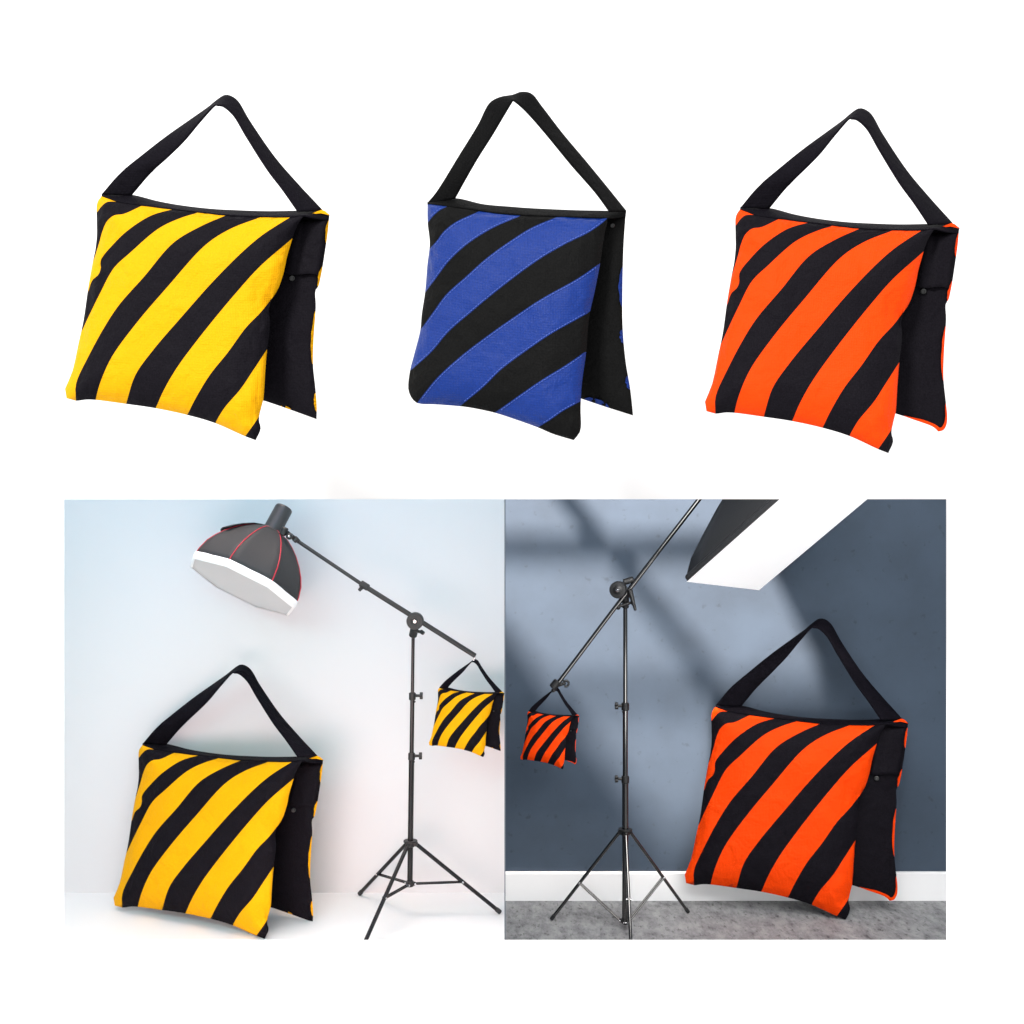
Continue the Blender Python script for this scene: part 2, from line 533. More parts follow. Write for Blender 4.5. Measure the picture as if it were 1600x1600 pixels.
BLUE = dict(
    top=[(160, 520), (250, 531), (385, 550), (450, 560), (565, 569), (715, 575), (800, 578), (940, 583)],
    right=[(940, 583), (925, 640), (905, 770), (880, 900), (858, 1000), (845, 1150), (825, 1300), (820, 1400), (818, 1500), (790, 1538)],
    left=[(160, 520), (161, 600), (170, 690), (160, 780), (150, 900), (135, 1000), (130, 1060), (100, 1180), (85, 1240), (78, 1320), (92, 1358)],
    bottom=[(92, 1358), (115, 1378), (200, 1384), (300, 1392), (340, 1397), (450, 1420), (560, 1456), (635, 1483), (700, 1511), (790, 1538)],
    cuts=[
        [(245, 531), (210, 550), (180, 578), (161, 602)],
        [(385, 551), (280, 600), (230, 640), (200, 680), (167, 716)],
        [(565, 570), (440, 625), (330, 695), (250, 770), (190, 850), (150, 902)],
        [(718, 577), (610, 622), (520, 678), (420, 750), (330, 830), (240, 912), (190, 980), (130, 1064)],
        [(936, 585), (860, 640), (750, 695), (640, 760), (540, 832), (440, 910), (350, 985), (250, 1072), (180, 1155), (86, 1240)],
        [(903, 775), (810, 840), (650, 930), (530, 1010), (410, 1095), (300, 1180), (200, 1272), (115, 1378)],
        [(861, 985), (790, 1025), (690, 1082), (590, 1150), (480, 1232), (400, 1310), (300, 1392)],
        [(842, 1155), (760, 1212), (650, 1280), (560, 1342), (450, 1420)],
        [(820, 1370), (740, 1415), (690, 1450), (635, 1483)],
    ],
    TL=(160, 520), TR=(940, 583), BL=(92, 1358), BR=(790, 1538),
    r_top=[(250, 540), (600, 560), (945, 562), (1014, 566)],
    r_right=[(1014, 566), (1005, 700), (1000, 900), (1001, 1050), (1014, 1200), (1034, 1320), (1046, 1432)],
    r_bottom=[(350, 1270), (700, 1320), (825, 1360), (920, 1392), (1046, 1432)],
    r_left=[(250, 540), (300, 900), (350, 1270)],
    rims=[(0.26, 0.46), (0.57, 0.64), (0.80, 0.87)], brim=(110, 226, 24),
    band=[(160, 514), (276, 497), (400, 523), (520, 534), (600, 540), (800, 549), (945, 552), (1016, 556)],
    bandlow=[(940, 583), (975, 580), (1012, 576)],
    tab=None, flap=None,
    snap=(957, 613, 10),  # dark disc standing in for a snap hole
    strap=[((160, 518), (279, 499)), ((200, 470), (310, 442)), ((300, 310), (372, 330)), ((380, 180), (440, 222)), ((430, 86), (490, 138)),
           ((473, 62), (522, 84)), ((530, 52), (530, 75)), ((562, 40), (546, 86)), ((606, 46), (575, 112)), ((652, 102), (620, 160)),
           ((740, 217), (690, 242)), ((840, 336), (780, 352)), ((930, 446), (880, 466)), ((1016, 553), (945, 554))],
    bbox=(78, 1048, 40, 1540),
)


def inv_bilinear(P, TL, TR, BL, BR):
    TL, TR, BL, BR = [np.array(q, float) for q in (TL, TR, BL, BR)]
    u = np.full(len(P), 0.5); v = np.full(len(P), 0.5)
    for _ in range(12):
        Q = ((1 - u) * (1 - v))[:, None] * TL + (u * (1 - v))[:, None] * TR + ((1 - u) * v)[:, None] * BL + (u * v)[:, None] * BR
        du = (1 - v)[:, None] * (TR - TL) + v[:, None] * (BR - BL)
        dv = (1 - u)[:, None] * (BL - TL) + u[:, None] * (BR - TR)
        R = P - Q
        det = du[:, 0] * dv[:, 1] - du[:, 1] * dv[:, 0]
        u = u + (R[:, 0] * dv[:, 1] - R[:, 1] * dv[:, 0]) / det
        v = v + (du[:, 0] * R[:, 1] - du[:, 1] * R[:, 0]) / det
    return u, v


def poly_dist(P, O):
    """distance from each point to the closed outline O"""
    O = np.array(O); A = O; B = np.roll(O, -1, 0)
    d = np.full(len(P), 1e9)
    for a_, b_ in zip(A, B):
        ab = b_ - a_; L2 = ab @ ab
        if L2 < 1e-12:
            continue
        t = np.clip(((P - a_) @ ab) / L2, 0, 1)
        d = np.minimum(d, np.linalg.norm(P - (a_ + t[:, None] * ab), axis=1))
    return d


def coons(c0, c1, e0, e1):
    """c0, c1: M points (sides), e0: J points from c0[0] to c1[0], e1: J points from c0[-1] to c1[-1]"""
    M, J = len(c0), len(e0)
    out = []
    for i in range(M):
        s = i / (M - 1); row = []
        for j in range(J):
            t = j / (J - 1)
            p = ((1 - t) * c0[i] + t * c1[i] + (1 - s) * e0[j] + s * e1[j]
                 - ((1 - s) * (1 - t) * c0[0] + (1 - s) * t * c1[0] + s * (1 - t) * c0[-1] + s * t * c1[-1]))
            row.append(p)
        out.append(row)
    Q = np.array(out)
    for _ in range(150):                    # even the inside out so that no cell folds over at a corner
        Q[1:-1, 1:-1] = 0.25 * (Q[:-2, 1:-1] + Q[2:, 1:-1] + Q[1:-1, :-2] + Q[1:-1, 2:])
    return [[Q[i, j] for j in range(J)] for i in range(M)]


class Path:
    def __init__(self, parts):
        D = []
        for k, P in enumerate(parts):
            q = cat_rom(P, 140)
            D += q if k == 0 else q[1:]
        self.D = np.array(D)
        self.s = np.concatenate([[0], np.cumsum(np.linalg.norm(np.diff(self.D, axis=0), axis=1))])

    def near(self, p):
        return self.s[np.argmin(np.linalg.norm(self.D - np.array(p), axis=1))]

    def sub(self, a, b, n):
        t = np.linspace(a, b, n)
        return [np.array((np.interp(x, self.s, self.D[:, 0]), np.interp(x, self.s, self.D[:, 1]))) for x in t]


def rect_grid(topc, bottom, left, right, us, vs):
    """Coons patch over four sides sampled at us x vs (v down)"""
    n = 200
    T, B, L, R = [np.array(cat_rom(c_, n)) for c_ in (topc, bottom, left, right)]
    f = lambda C_, t: np.array((np.interp(t, np.linspace(0, 1, n), C_[:, 0]), np.interp(t, np.linspace(0, 1, n), C_[:, 1])))
    out = []
    for v in vs:
        row = []
        for u in us:
            p = ((1 - v) * f(T, u) + v * f(B, u) + (1 - u) * f(L, v) + u * f(R, v)
                 - ((1 - u) * (1 - v) * T[0] + u * (1 - v) * T[-1] + (1 - u) * v * B[0] + u * v * B[-1]))
            row.append(p)
        out.append(row)
    return out


FABRICS = {}


def make_bag(D, box, Y0, kd, name, label, accent, group=None, kb=1.0, blue=False, hang=None, seed=0):
    """box: target (x0, x1, y0, y1) in photo pixels, Y0: distance of its nearest bottom corner, kd: how deep the A-frame stands"""
    bx0, bx1, by0, by1 = D['bbox']
    sx = (box[1] - box[0]) / (bx1 - bx0); sy = (box[3] - box[2]) / (by1 - by0)
    sc = 0.5 * (sx + sy) * Y0 / F          # metres per traced unit

    def pt(c_, w):
        return U(box[0] + (c_[0] - bx0) * sx, box[2] + (c_[1] - by0) * sy, Y0 + w * sc)

    # depth of the corners (traced units, away from the viewer)
    W_ = dict(TL=600 * kd, TR=95 * kd, BL=524 * kd, BR=0.0)
    R_ = dict(TL=780 * kd, TR=240 * kd, BL=800 * kd, BR=300 * kd)

    def w_front(P):
        u, v = inv_bilinear(P, D['TL'], D['TR'], D['BL'], D['BR'])
        return (1 - u) * (1 - v) * W_['TL'] + u * (1 - v) * W_['TR'] + (1 - u) * v * W_['BL'] + u * v * W_['BR']

    key = (accent, round(sc, 5))
    if key not in FABRICS:
        cols = dict(yellow=srgb(222, 160, 4), orange=srgb(236, 65, 4), blue=srgb(14, 46, 120))
        FABRICS[key] = (fabric('black_nylon', (0.0072, 0.0062, 0.0086) if not blue else (0.0062, 0.0062, 0.0062), 0.62, sc, var=0.25, spec=0.03),
                        fabric(accent + '_nylon', cols[accent], 0.6 if not blue else 0.38, sc, spec=0.07 if not blue else 0.16,
                               var=0.06 if not blue else 0.16, weave=0.4 if not blue else 0.5),
                        fabric('black_webbing', (0.006, 0.0052, 0.0078) if not blue else (0.004, 0.004, 0.0042), 0.7, sc, spec=0.03, var=0.3, weave=0.6),
                        simple('snap_metal', (0.006, 0.006, 0.006), 0.4, 0.0),
                        simple(accent + '_thread', srgb(86, 112, 200) if blue else (0.02, 0.012, 0.012), 0.6))
    black, acc, web, snapm, thread = FABRICS[key]
    base = pt(D['BR'], 0)
    root = empty(name, base, label, 'sandbag', group)

    # ---- front panel
    A = Path([D['top'], D['right']]); B = Path([D['left'], D['bottom']])
    outline = list(A.D[::4]) + list(B.D[::-4])
    Mn, Jn = 44, 9
    cuts = [[np.array(D['TL'], float)] * Mn] + [cat_rom(c_, Mn) for c_ in D['cuts']] + [[np.array(D['BR'], float)] * Mn]
    pa = [0.0] + [A.near(c_[0]) for c_ in D['cuts']] + [A.s[-1]]
    pb = [0.0] + [B.near(c_[-1]) for c_ in D['cuts']] + [B.s[-1]]
    for k, c_ in enumerate(cuts[1:-1], 1):    # snap the ends onto the outline
        c_[0] = A.sub(pa[k], pa[k], 1)[0]; c_[-1] = B.sub(pb[k], pb[k], 1)[0]
    rnd = 37.0 * seed + 3.0

    def bulge(P):
        d = poly_dist(P, outline)
        R = 230.0
        t = np.clip(d / R, 0, 1)
        h = 96 * (1 - (1 - t) ** 2) ** 0.62
        n = np.array([noise.noise(Vector((p[0] / 150 + rnd, p[1] / 210, rnd))) * 13 + noise.noise(Vector((p[0] / 62, p[1] / 70 + rnd, 4))) * 5
                      for p in P]) * np.clip(d / 60, 0, 1)
        # puckers that run in from the seam
        edge = np.exp(-d / 55) * np.clip(d / 10, 0, 1)
        pk = np.array([noise.noise(Vector((p[0] / 30, p[1] / 30, rnd))) for p in P]) * edge * 18
        return (h + n + pk) * kb

    mb = MB()
    for k in range(len(cuts) - 1):
        c0, c1 = cuts[k], cuts[k + 1]
        patch = coons(c0, c1, A.sub(pa[k], pa[k + 1], Jn), B.sub(pb[k], pb[k + 1], Jn))
        P = np.array([p for row in patch for p in row])
        w = w_front(P); h = bulge(P)
        jj = np.tile(np.arange(Jn), Mn) / (Jn - 1)
        puff = np.sin(np.pi * jj) ** 0.5 * 4.5 * np.clip(poly_dist(P, outline) / 30, 0, 1)
        front = w - h - puff; back = w + 0.3 * h
        pts = [[pt(patch[i][j], front[i * Jn + j]) for j in range(Jn)] for i in range(Mn)]
        mb.grid(pts, 1 if k % 2 == 0 else 0, True, flip=True)
        pts = [[pt(patch[i][j], back[i * Jn + j]) for j in range(Jn)] for i in range(Mn)]
        mb.grid(pts, 0, True)
    fp = mb.build('front_panel', [black, acc], root, merge=0.05 * sc)

    if blue:
        ms = MB()
        for k, c_ in enumerate(cuts[1:-1], 1):
            for side in ((1,) if k % 2 == 0 else (-1,)):
                C_ = np.array(resample(c_, 400)); tan = np.gradient(C_, axis=0)
                tan /= np.linalg.norm(tan, axis=1)[:, None]
                nor = np.stack([-tan[:, 1], tan[:, 0]], 1)
                Lc = np.linalg.norm(np.diff(C_, axis=0), axis=1).sum()
                nd = int(Lc / 13)
                # rows lie on the coloured side, four units inside the join
                mid = cuts[k + (0 if k % 2 == 0 else -1)]
                nxt = cuts[k + 1] if k % 2 == 0 else cuts[k - 1]
                sgn = 1 if ((np.array(nxt)[20] - np.array(c_)[20]) @ nor[200]) > 0 else -1
                Pn = C_ + nor * sgn * 5.5
                w = w_front(Pn) - bulge(Pn) - 4.5
                for q in range(2, nd - 2):
                    i0 = int(400 * q / nd); i1 = min(399, int(400 * (q + 0.62) / nd))
                    ms.tube(pt(Pn[i0], w[i0]), pt(Pn[i1], w[i1]), 1.0 * sc, n=6, bev=False)
        ms.build('stitching', thread, fp)

    # ---- rear panel (its inner face, its rims and its striped outer face)
    us = list(np.linspace(0, 0.93, 15)) + [0.955, 0.972, 0.9835, 1.0]
    vs = list(np.linspace(0, 0.965, 56)) + [0.978, 0.9875, 1.0]
    G = rect_grid(D['r_top'], D['r_bottom'], D['r_left'], D['r_right'], us, vs)
    ol = cat_rom(D['r_top'], 20) + cat_rom(D['r_right'], 30) + cat_rom(D['r_bottom'], 20)[::-1] + cat_rom(D['r_left'], 12)[::-1]
    P = np.array([p for row in G for p in row])
    d = poly_dist(P, ol)
    h = 40 * (1 - (1 - np.clip(d / 110, 0, 1)) ** 2) ** 0.6
    h = h + np.array([noise.noise(Vector((p[0] / 70 + rnd, p[1] / 90, 9))) * 7 for p in P]) * np.clip(d / 30, 0, 1)
    U_, V_ = np.meshgrid(us, vs); U_ = U_.ravel(); V_ = V_.ravel()
    w = (1 - U_) * (1 - V_) * R_['TL'] + U_ * (1 - V_) * R_['TR'] + (1 - U_) * V_ * R_['BL'] + U_ * V_ * R_['BR']
    K = len(us)
    mb = MB()

    wf = (w - h * kb * 0.8)
    mb.grid([[pt(G[i][j], wf[i * K + j]) for j in range(K)] for i in range(len(vs))], 0, True, flip=True)
    wb = (w + h * kb * 0.6)
    mb.grid([[pt(G[i][j], wb[i * K + j]) for j in range(K)] for i in range(len(vs))], 0, True,
            matfn=lambda i, j: 1 if int((us[j] + vs[i]) * 5.5) % 2 else 0)
    # turned-over coloured edge that shows in tapered slivers along the rim
    rr_ = np.array(resample(cat_rom(D['r_right'], 200) + [q for q in cat_rom(D['r_bottom'], 200)[::-1]][1:], 800))
    Lr = np.linalg.norm(np.diff(rr_, axis=0), axis=1).sum()
    L1 = np.linalg.norm(np.diff(np.array(cat_rom(D['r_right'], 200)), axis=0), axis=1).sum()
    cen = np.array((0.5 * (D['r_right'][0][0] + D['r_left'][0][0]), 900.0))
    slivers = [(a_ * L1, b_ * L1, 13 if not blue else 19) for a_, b_ in D['rims']] + [(L1 + D['brim'][0], L1 + D['brim'][1], D['brim'][2])]
    if accent == 'orange':
        slivers = slivers[:-2] + [(0.84 * L1, L1 + 175, 17)]
    for a_, b_, wd in slivers:
        rows = []
        for t in np.linspace(0, 1, 40):
            k = int(min(798, max(1, (a_ + (b_ - a_) * t) / Lr * 799)))
            p = rr_[k]; tn = rr_[k + 1] - rr_[k - 1]; nr = np.array((-tn[1], tn[0])); nr = nr / np.linalg.norm(nr)
            if nr @ (cen - p) < 0:
                nr = -nr
            row = []
            for q in np.linspace(0, 1, 4):
                pp_ = p + nr * q * wd * (math.sin(math.pi * t) ** 0.55) * (0.85 + 0.3 * noise.noise(Vector((t * 5, rnd, a_))))
                kk = np.argmin(np.linalg.norm(P - pp_, axis=1))
                row.append(pt(pp_, wf[kk] - 5 - 3 * q))
            rows.append(row)
        mb.grid(rows, 1, True)
    if D['tab']:
        tp = [mb.vert(pt(q, 215 * kd - 12)) for q in D['tab']]
        tq = [mb.vert(pt(q, 215 * kd - 2)) for q in D['tab']]
        mb.face(tp, 1); mb.face(tq[::-1], 1)
        for k in range(len(tp)):
            mb.face((tp[k], tq[k], tq[(k + 1) % len(tp)], tp[(k + 1) % len(tp)]), 1)
    rp = mb.build('rear_panel', [black, acc], root, merge=0.05 * sc)

    # nearest grid depth of the rear panel's inner face
    def w_rear(q):
        k = np.argmin(np.linalg.norm(P - np.array(q, float), axis=1)); return wf[k]
    if D['flap']:
        f4 = [np.array(q, float) for q in D['flap']]
        rows = []
        for v in np.linspace(0, 1, 14):
            row = []
            for u in np.linspace(0, 1, 9):
                q = (1 - u) * (1 - v) * f4[0] + u * (1 - v) * f4[1] + u * v * f4[2] + (1 - u) * v * f4[3]
                q = q + np.array((0, 5 * math.sin(u * 6.0) * v))
                row.append(pt(q, w_rear(q) - 7 - 9 * v))
            rows.append(row)
        mb = MB(); mb.grid(rows, 0, True, flip=True)
        mb.build('flap', black, rp, solid=6 * sc)
    sxn, syn, sr = D['snap']
    mb = MB()
    c0 = pt((sxn, syn), w_rear((sxn, syn)) - 10); nrm = (Vector((0, 0, CH)) - c0).normalized()
    r_ = sr * sc
    mb.lathe(c0 - nrm * r_ * 0.5, c0 + nrm * r_, [(0, r_), (r_ * 0.6, r_), (r_ * 0.85, r_ * 0.8), (r_ * 0.9, r_ * 0.55), (r_ * 0.75, r_ * 0.35)], 20)
    mb.build('snap_button', snapm, rp)

    # ---- band along the ridge
    n = 70
    low = np.array(cat_rom(D['top'], 60) + cat_rom(D['bandlow'], 12)[1:]); low = np.array(resample(low, n))
    up = np.array(cat_rom(D['band'], n))
    ulow = np.linspace(0, 1, n)
    wl = w_front(low); wl = np.minimum(wl, W_['TR'] + 300 * kd) if False else wl
    xr_ = D['TR'][0]
    span = low[-1][0] - xr_
    for k in range(n):
        if low[k][0] > xr_:
            t = (low[k][0] - xr_) / span
            wl[k] = W_['TR'] * (1 - t) + R_['TR'] * t
    wu = R_['TL'] * (1 - ulow) + R_['TR'] * ulow
    rows = []
    for j in range(7):
        t = j / 6
        rows.append([pt(low[k] * (1 - t) + up[k] * t, (wl[k] - 6) * (1 - t) + (wu[k] + 6) * t - 10 * math.sin(math.pi * t)
                        + 3 * noise.noise(Vector((k * 0.35, t * 2, rnd)))) for k in range(n)])
    mb = MB(); mb.grid(rows, 0, True)
    mb.build('top_band', web, root, solid=5 * sc)

    # ---- handle
    So = np.array([np.concatenate([a_, b_]) for a_, b_ in D['strap']], float)
    So = np.array(cat_rom(So, 90))
    t_ = np.linspace(0, 1, len(So))
    cw = (0.5 * (W_['TL'] + R_['TL'])) * (1 - t_) + (0.5 * (W_['TR'] + R_['TR'])) * t_
    dist = np.linalg.norm(So[:, :2] - So[:, 2:], axis=1)
    hd = np.sqrt(np.maximum(0, 128.0 ** 2 - dist ** 2)) / 2 * min(1, kd + 0.25)
    rows = []
    for k in range(len(So)):
        row = []
        for j in range(7):
            t = j / 6
            q = So[k, :2] * (1 - t) + So[k, 2:] * t
            row.append(pt(q, cw[k] + hd[k] * (1 - 2 * t) - 4 * math.sin(math.pi * t)))
        rows.append(row)
    mb = MB(); mb.grid(rows, 0, True)
    mb.build('handle', web, root, solid=7 * sc)
    return root


G_Y = 'yellow and black striped sandbags'
G_O = 'orange and black striped sandbags'
make_bag(HAZARD, (101, 515, 149, 688), 1.45, 0.5, 'striped_sandbag',
         'yellow and black striped sandbag hanging free on plain white, left of the blue one', 'yellow', G_Y, seed=1)
make_bag(BLUE, (638, 990, 144.5, 688.5), 1.45, 0.5, 'striped_sandbag',
         'blue and black striped sandbag with stitched stripes, the only blue one', 'blue', None, blue=True, seed=2)
make_bag(HAZARD_ROUND, (1101, 1499, 170, 708), 1.45, 0.5, 'striped_sandbag',
         'orange and black striped sandbag hanging free on plain white, right of the blue one', 'orange', G_O, seed=1)
make_bag(HAZARD, (177, 505, 1039, 1467), 3500 / (1466.5 - 800), 0.85, 'striped_sandbag',
         'large yellow and black striped sandbag standing on the white floor below the octagonal softbox', 'yellow', G_Y, seed=1)
make_bag(HAZARD_ROUND, (1069.5, 1419, 967, 1437), 3500 / 637.0, 0.27, 'striped_sandbag',
         'large orange and black striped sandbag leaning before the slate wall and white skirting', 'orange', G_O, kb=0.6, seed=1)
make_bag(HAZARD, (670, 788, 1030, 1183), 5.43, 0.5, 'striped_sandbag',
         'small yellow and black striped sandbag hung from the lower end of the black boom', 'yellow', G_Y, seed=1)
make_bag(HAZARD_ROUND, (813, 905, 1074, 1202), 5.32, 0.5, 'striped_sandbag',
         'small orange and black striped sandbag hung from the lower end of the chrome boom', 'orange', G_O, seed=1)

# ------------------------------------------------------------------ light stands
M_blk = simple('black_painted_metal', (0.007, 0.007, 0.0075), 0.45, 0.0)
M_blkgloss = simple('black_tube', (0.017, 0.017, 0.018), 0.22, 0.6)
M_chrome = simple('dark_chrome_tube', (0.13, 0.127, 0.124), 0.14, 1.0)
M_plastic = simple('black_plastic', (0.007, 0.007, 0.0075), 0.5, bump=0.1, bscale=400)
M_steel = simple('bright_steel', (0.55, 0.55, 0.56), 0.25, 1.0)


def knob(root_part, p, d, r, mat):
    mb = MB()
    d = Vector(d).normalized()
    mb.tube(p, p + d * r * 1.2, r * 0.4, n=10)
    # three-lobed grip
    s = d.orthogonal().normalized(); t = d.cross(s)
    for k in range(3):
        an = 2 * math.pi * k / 3
        cc = p + d * r * 1.0 + (s * math.cos(an) + t * math.sin(an)) * r * 0.55
        mb.tube(cc, cc + d * r * 0.9, r * 0.55, n=12)
    mb.build('knob', mat, root_part)


def stand(name, label, Yc, px_pole, py_top, py_crown, py_hub, sections, feet, bt, mat, rad, lean=0.0, collar_side=1):
    s = Yc / F
    floor_c = U(px_pole, PY + CH * F / Yc, Yc)
    root = empty(name, floor_c, label, 'light stand', 'boom light stands')
    P = lambda py, dx=0: U(px_pole + lean * (1383 - py) + dx, py, Yc)
    # telescoping pole: sections = [(py from, py to, radius px)]
    mb = MB()
    for (a_, b_, r_) in sections:
        mb.tube(P(a_), P(b_), r_ * s)
    mb.build('pole', mat, root)
    for py in [sec[1] for sec in sections[:-1]]:
        mb = MB()
        rr = sections[1][2]
        mb.tube(P(py - 6), P(py + 6), (rr + 2.0) * s)
        mb.tube(P(py - 1), P(py - 1, 8 * collar_side), 2.4 * s, n=10)
        mb.tube(P(py + 7), P(py + 9, 5 * collar_side), 1.6 * s, n=8)
        co = mb.build('collar', M_plastic, root)
        knob(co, P(py - 1, 6 * collar_side), (collar_side, 0, 0), 5.4 * s, M_plastic)
    crown = P(py_crown); hub = P(py_hub)
    mb = MB()
    mb.tube(crown + Vector((0, 0, 4 * s)), crown - Vector((0, 0, 5 * s)), 7.0 * s)
    mb.tube(crown + Vector((0, 0, 5 * s)), crown + Vector((0, 0, 2.4 * s)), 11.0 * s)
    for ft in feet:
        d = (ft - floor_c); d.z = 0; d.normalize()
        mb.tube(crown + d * 4 * s, crown + d * 11 * s - Vector((0, 0, 2 * s)), 3.8 * s, n=10)
    mb.build('leg_collar', M_plastic, root)
    mb = MB()
    mb.tube(hub + Vector((0, 0, 5 * s)), hub - Vector((0, 0, 4 * s)), 6 * s)
    for ft in feet:
        d = (ft - floor_c); d.z = 0; d.normalize()
        mb.tube(hub, hub + d * 9 * s, 3.2 * s, n=10)
    mb.build('brace_hub', M_plastic, root)
    for ft, tt in zip(feet, bt):
        d = (ft - floor_c); d.z = 0; d.normalize()
        start = crown + d * 10 * s - Vector((0, 0, 2 * s))
        ft = ft + Vector((0, 0, rad * s))
        mb = MB(); mb.tube(start, ft, rad * s)
        lg = mb.build('leg', mat, root)
        ax = (ft - start).normalized()
        mb = MB(); mb.tube(ft - ax * 8 * s, ft + ax * 1.5 * s, (rad + 0.6) * s, n=14)
        mb.build('rubber_foot', M_plastic, lg)
        q = start.lerp(ft, tt)
        side = ax.cross(d).normalized()
        mb = MB()
        e0 = hub + d * 8 * s
        for sg in (-1, 1):
            mb.tube(e0 + side * sg * 2.0 * s, q + side * sg * 2.0 * s, 1.5 * s, n=10)
        br = mb.build('brace', mat, root)
        for pp_ in (e0, q):
            mb = MB()
            mb.tube(pp_ - side * 4.2 * s, pp_ + side * 4.2 * s, 1.7 * s, n=10)
            mb.build('rivet', M_steel, br)
    return root, s


# --- black stand in the pale studio
Yc = 5.51
feetL = [floor_at(781, 1428), floor_at(562, 1399), floor_at(567, 1483)]
ls, s = stand('boom_light_stand', 'black tripod stand with a boom holding the octagonal softbox and small yellow sandbag', Yc, 640.5, 992, 1318, 1381,
              [(990, 1088, 2.7), (1088, 1182, 3.4), (1182, 1385, 4.3)], feetL, (0.55, 0.60, 0.53), M_blkgloss, 3.1, lean=0.013)
Pb = lambda px, py, Y=Yc - 0.04: U(px, py, Y)
mb = MB()
mb.tube(Pb(743, 1025), Pb(567, 914), 3.9 * s)
mb.build('boom_tube', M_blk, ls)
mb = MB()
mb.tube(Pb(570, 916), Pb(466, 846), 2.9 * s)
mb.build('boom_extension', M_blk, ls)
mb = MB()
mb.tube(Pb(576, 919), Pb(563, 911), 5.4 * s)
mb.tube(Pb(569, 915), Pb(564, 921), 2.2 * s, n=10)
cl = mb.build('boom_collar', M_plastic, ls)
mb = MB(); mb.tube(Pb(565, 918), Pb(561, 923), 2.8 * s, n=10); mb.build('knob', M_plastic, cl)
# pivot disc clamp
mb = MB()
cp = Pb(648, 971, Yc - 0.09)
mb.lathe(cp + Vector((0, 0.05, 0)), cp + Vector((0, -1, 0)), [(0, 12 * s), (0.006, 13.2 * s), (0.042, 13.2 * s), (0.05, 12 * s), (0.05, 6 * s), (0.046, 5.4 * s)], 36)
mb.tube(Pb(648, 980, Yc - 0.03), Pb(645, 994, Yc), 6.5 * s)
mb.tube(Pb(650, 986, Yc - 0.03), Pb(661, 988, Yc - 0.04), 2.4 * s, n=10)
pv = mb.build('pivot_clamp', M_plastic, ls)
mb = MB(); mb.tube(cp + Vector((0, 0.0, 0)), cp + Vector((0, -0.006, 0)), 2.6 * s, n=16); mb.build('pivot_bolt', M_steel, pv)
mb = MB(); mb.tube(Pb(657, 986, Yc - 0.04), Pb(662, 990, Yc - 0.05), 3.2 * s, n=10); mb.build('knob', M_plastic, pv)
# hook at the end of the boom
mb = MB()
hk = [Pb(742, 1024), Pb(742, 1029), Pb(740, 1032), Pb(738, 1030)]
for p, q in zip(hk, hk[1:]):
    mb.tube(p, q, 0.9 * s, n=8, bev=False)
mb.build('hook', M_steel, ls)

# --- chrome stand in the grey studio
Yc2 = 5.385
feetR = [floor_at(862, 1438), floor_at(1075, 1427), floor_at(986, 1484)]
rs, s2 = stand('boom_light_stand', 'chrome tripod stand with a steep boom holding the small orange sandbag', Yc2, 977, 940, 1300, 1439,
               [(938, 1104, 3.4), (1104, 1218, 4.1), (1218, 1444, 5.0)], feetR, (0.58, 0.56, 0.58), M_chrome, 2.6, collar_side=-1)
Pr = lambda px, py, Y=Yc2 - 0.04: U(px, py, Y)
mb = MB()
mb.tube(Pr(870, 1070), Pr(965, 944), 3.3 * s2)
mb.tube(Pr(963, 947), Pr(1170, 680, Yc2 - 0.06), 3.6 * s2)
mb.build('boom_tube', M_chrome, rs)
mb = MB()
cp = Pr(965, 922, Yc2 - 0.10)
ax = Vector((-0.25, -1, 0.0)).normalized()
mb.lathe(cp - ax * 0.05, cp + ax, [(0, 12 * s2), (0.006, 13.2 * s2), (0.042, 13.2 * s2), (0.05, 12 * s2), (0.052, 7 * s2), (0.058, 3.4 * s2)], 36)
mb.tube(Pr(968, 925, Yc2 - 0.03), Pr(984, 926, Yc2 - 0.02), 8.0 * s2)
mb.tube(Pr(978, 922, Yc2 - 0.02), Pr(977, 950, Yc2), 5.6 * s2)
mb.tube(Pr(974, 910), Pr(990, 905), 5.0 * s2)
mb.tube(Pr(966, 948), Pr(988, 941), 2.3 * s2, n=10)
mb.sphere(Pr(966, 949), 3.8 * s2)
mb.sphere(Pr(989, 942), 3.6 * s2)
pv = mb.build('pivot_clamp', M_plastic, rs)
mb = MB(); mb.lathe(cp, cp + ax, [(0, 2.6 * s2), (0.010, 2.6 * s2), (0.014, 1.2 * s2)], 16); mb.build('pivot_bolt', M_steel, pv)
mb = MB(); mb.tube(Pr(984, 922, Yc2 - 0.06), Pr(993, 954, Yc2 - 0.08), 4.4 * s2, 2.2 * s2, n=12); mb.build('clamp_lever', M_plastic, pv)
mb = MB()
mb.tube(Pr(872, 1064), Pr(863, 1075), 6.4 * s2)
mb.tube(Pr(868, 1072), Pr(884, 1067), 2.6 * s2, n=10)
mb.tube(Pr(864, 1076), Pr(866, 1081), 3.4 * s2, n=10)
ec = mb.build('end_clamp', M_plastic, rs)
mb = MB()
arc = [Pr(884 + 5 * math.cos(t), 1068 - 5 * math.sin(t)) for t in [math.radians(d_) for d_ in (-120, -60, 0, 50, 110, 150)]]
for p, q in zip(arc, arc[1:]):
    mb.tube(p, q, 1.9 * s2, n=10, bev=False)
mb.build('hook_knob', M_plastic, ec)

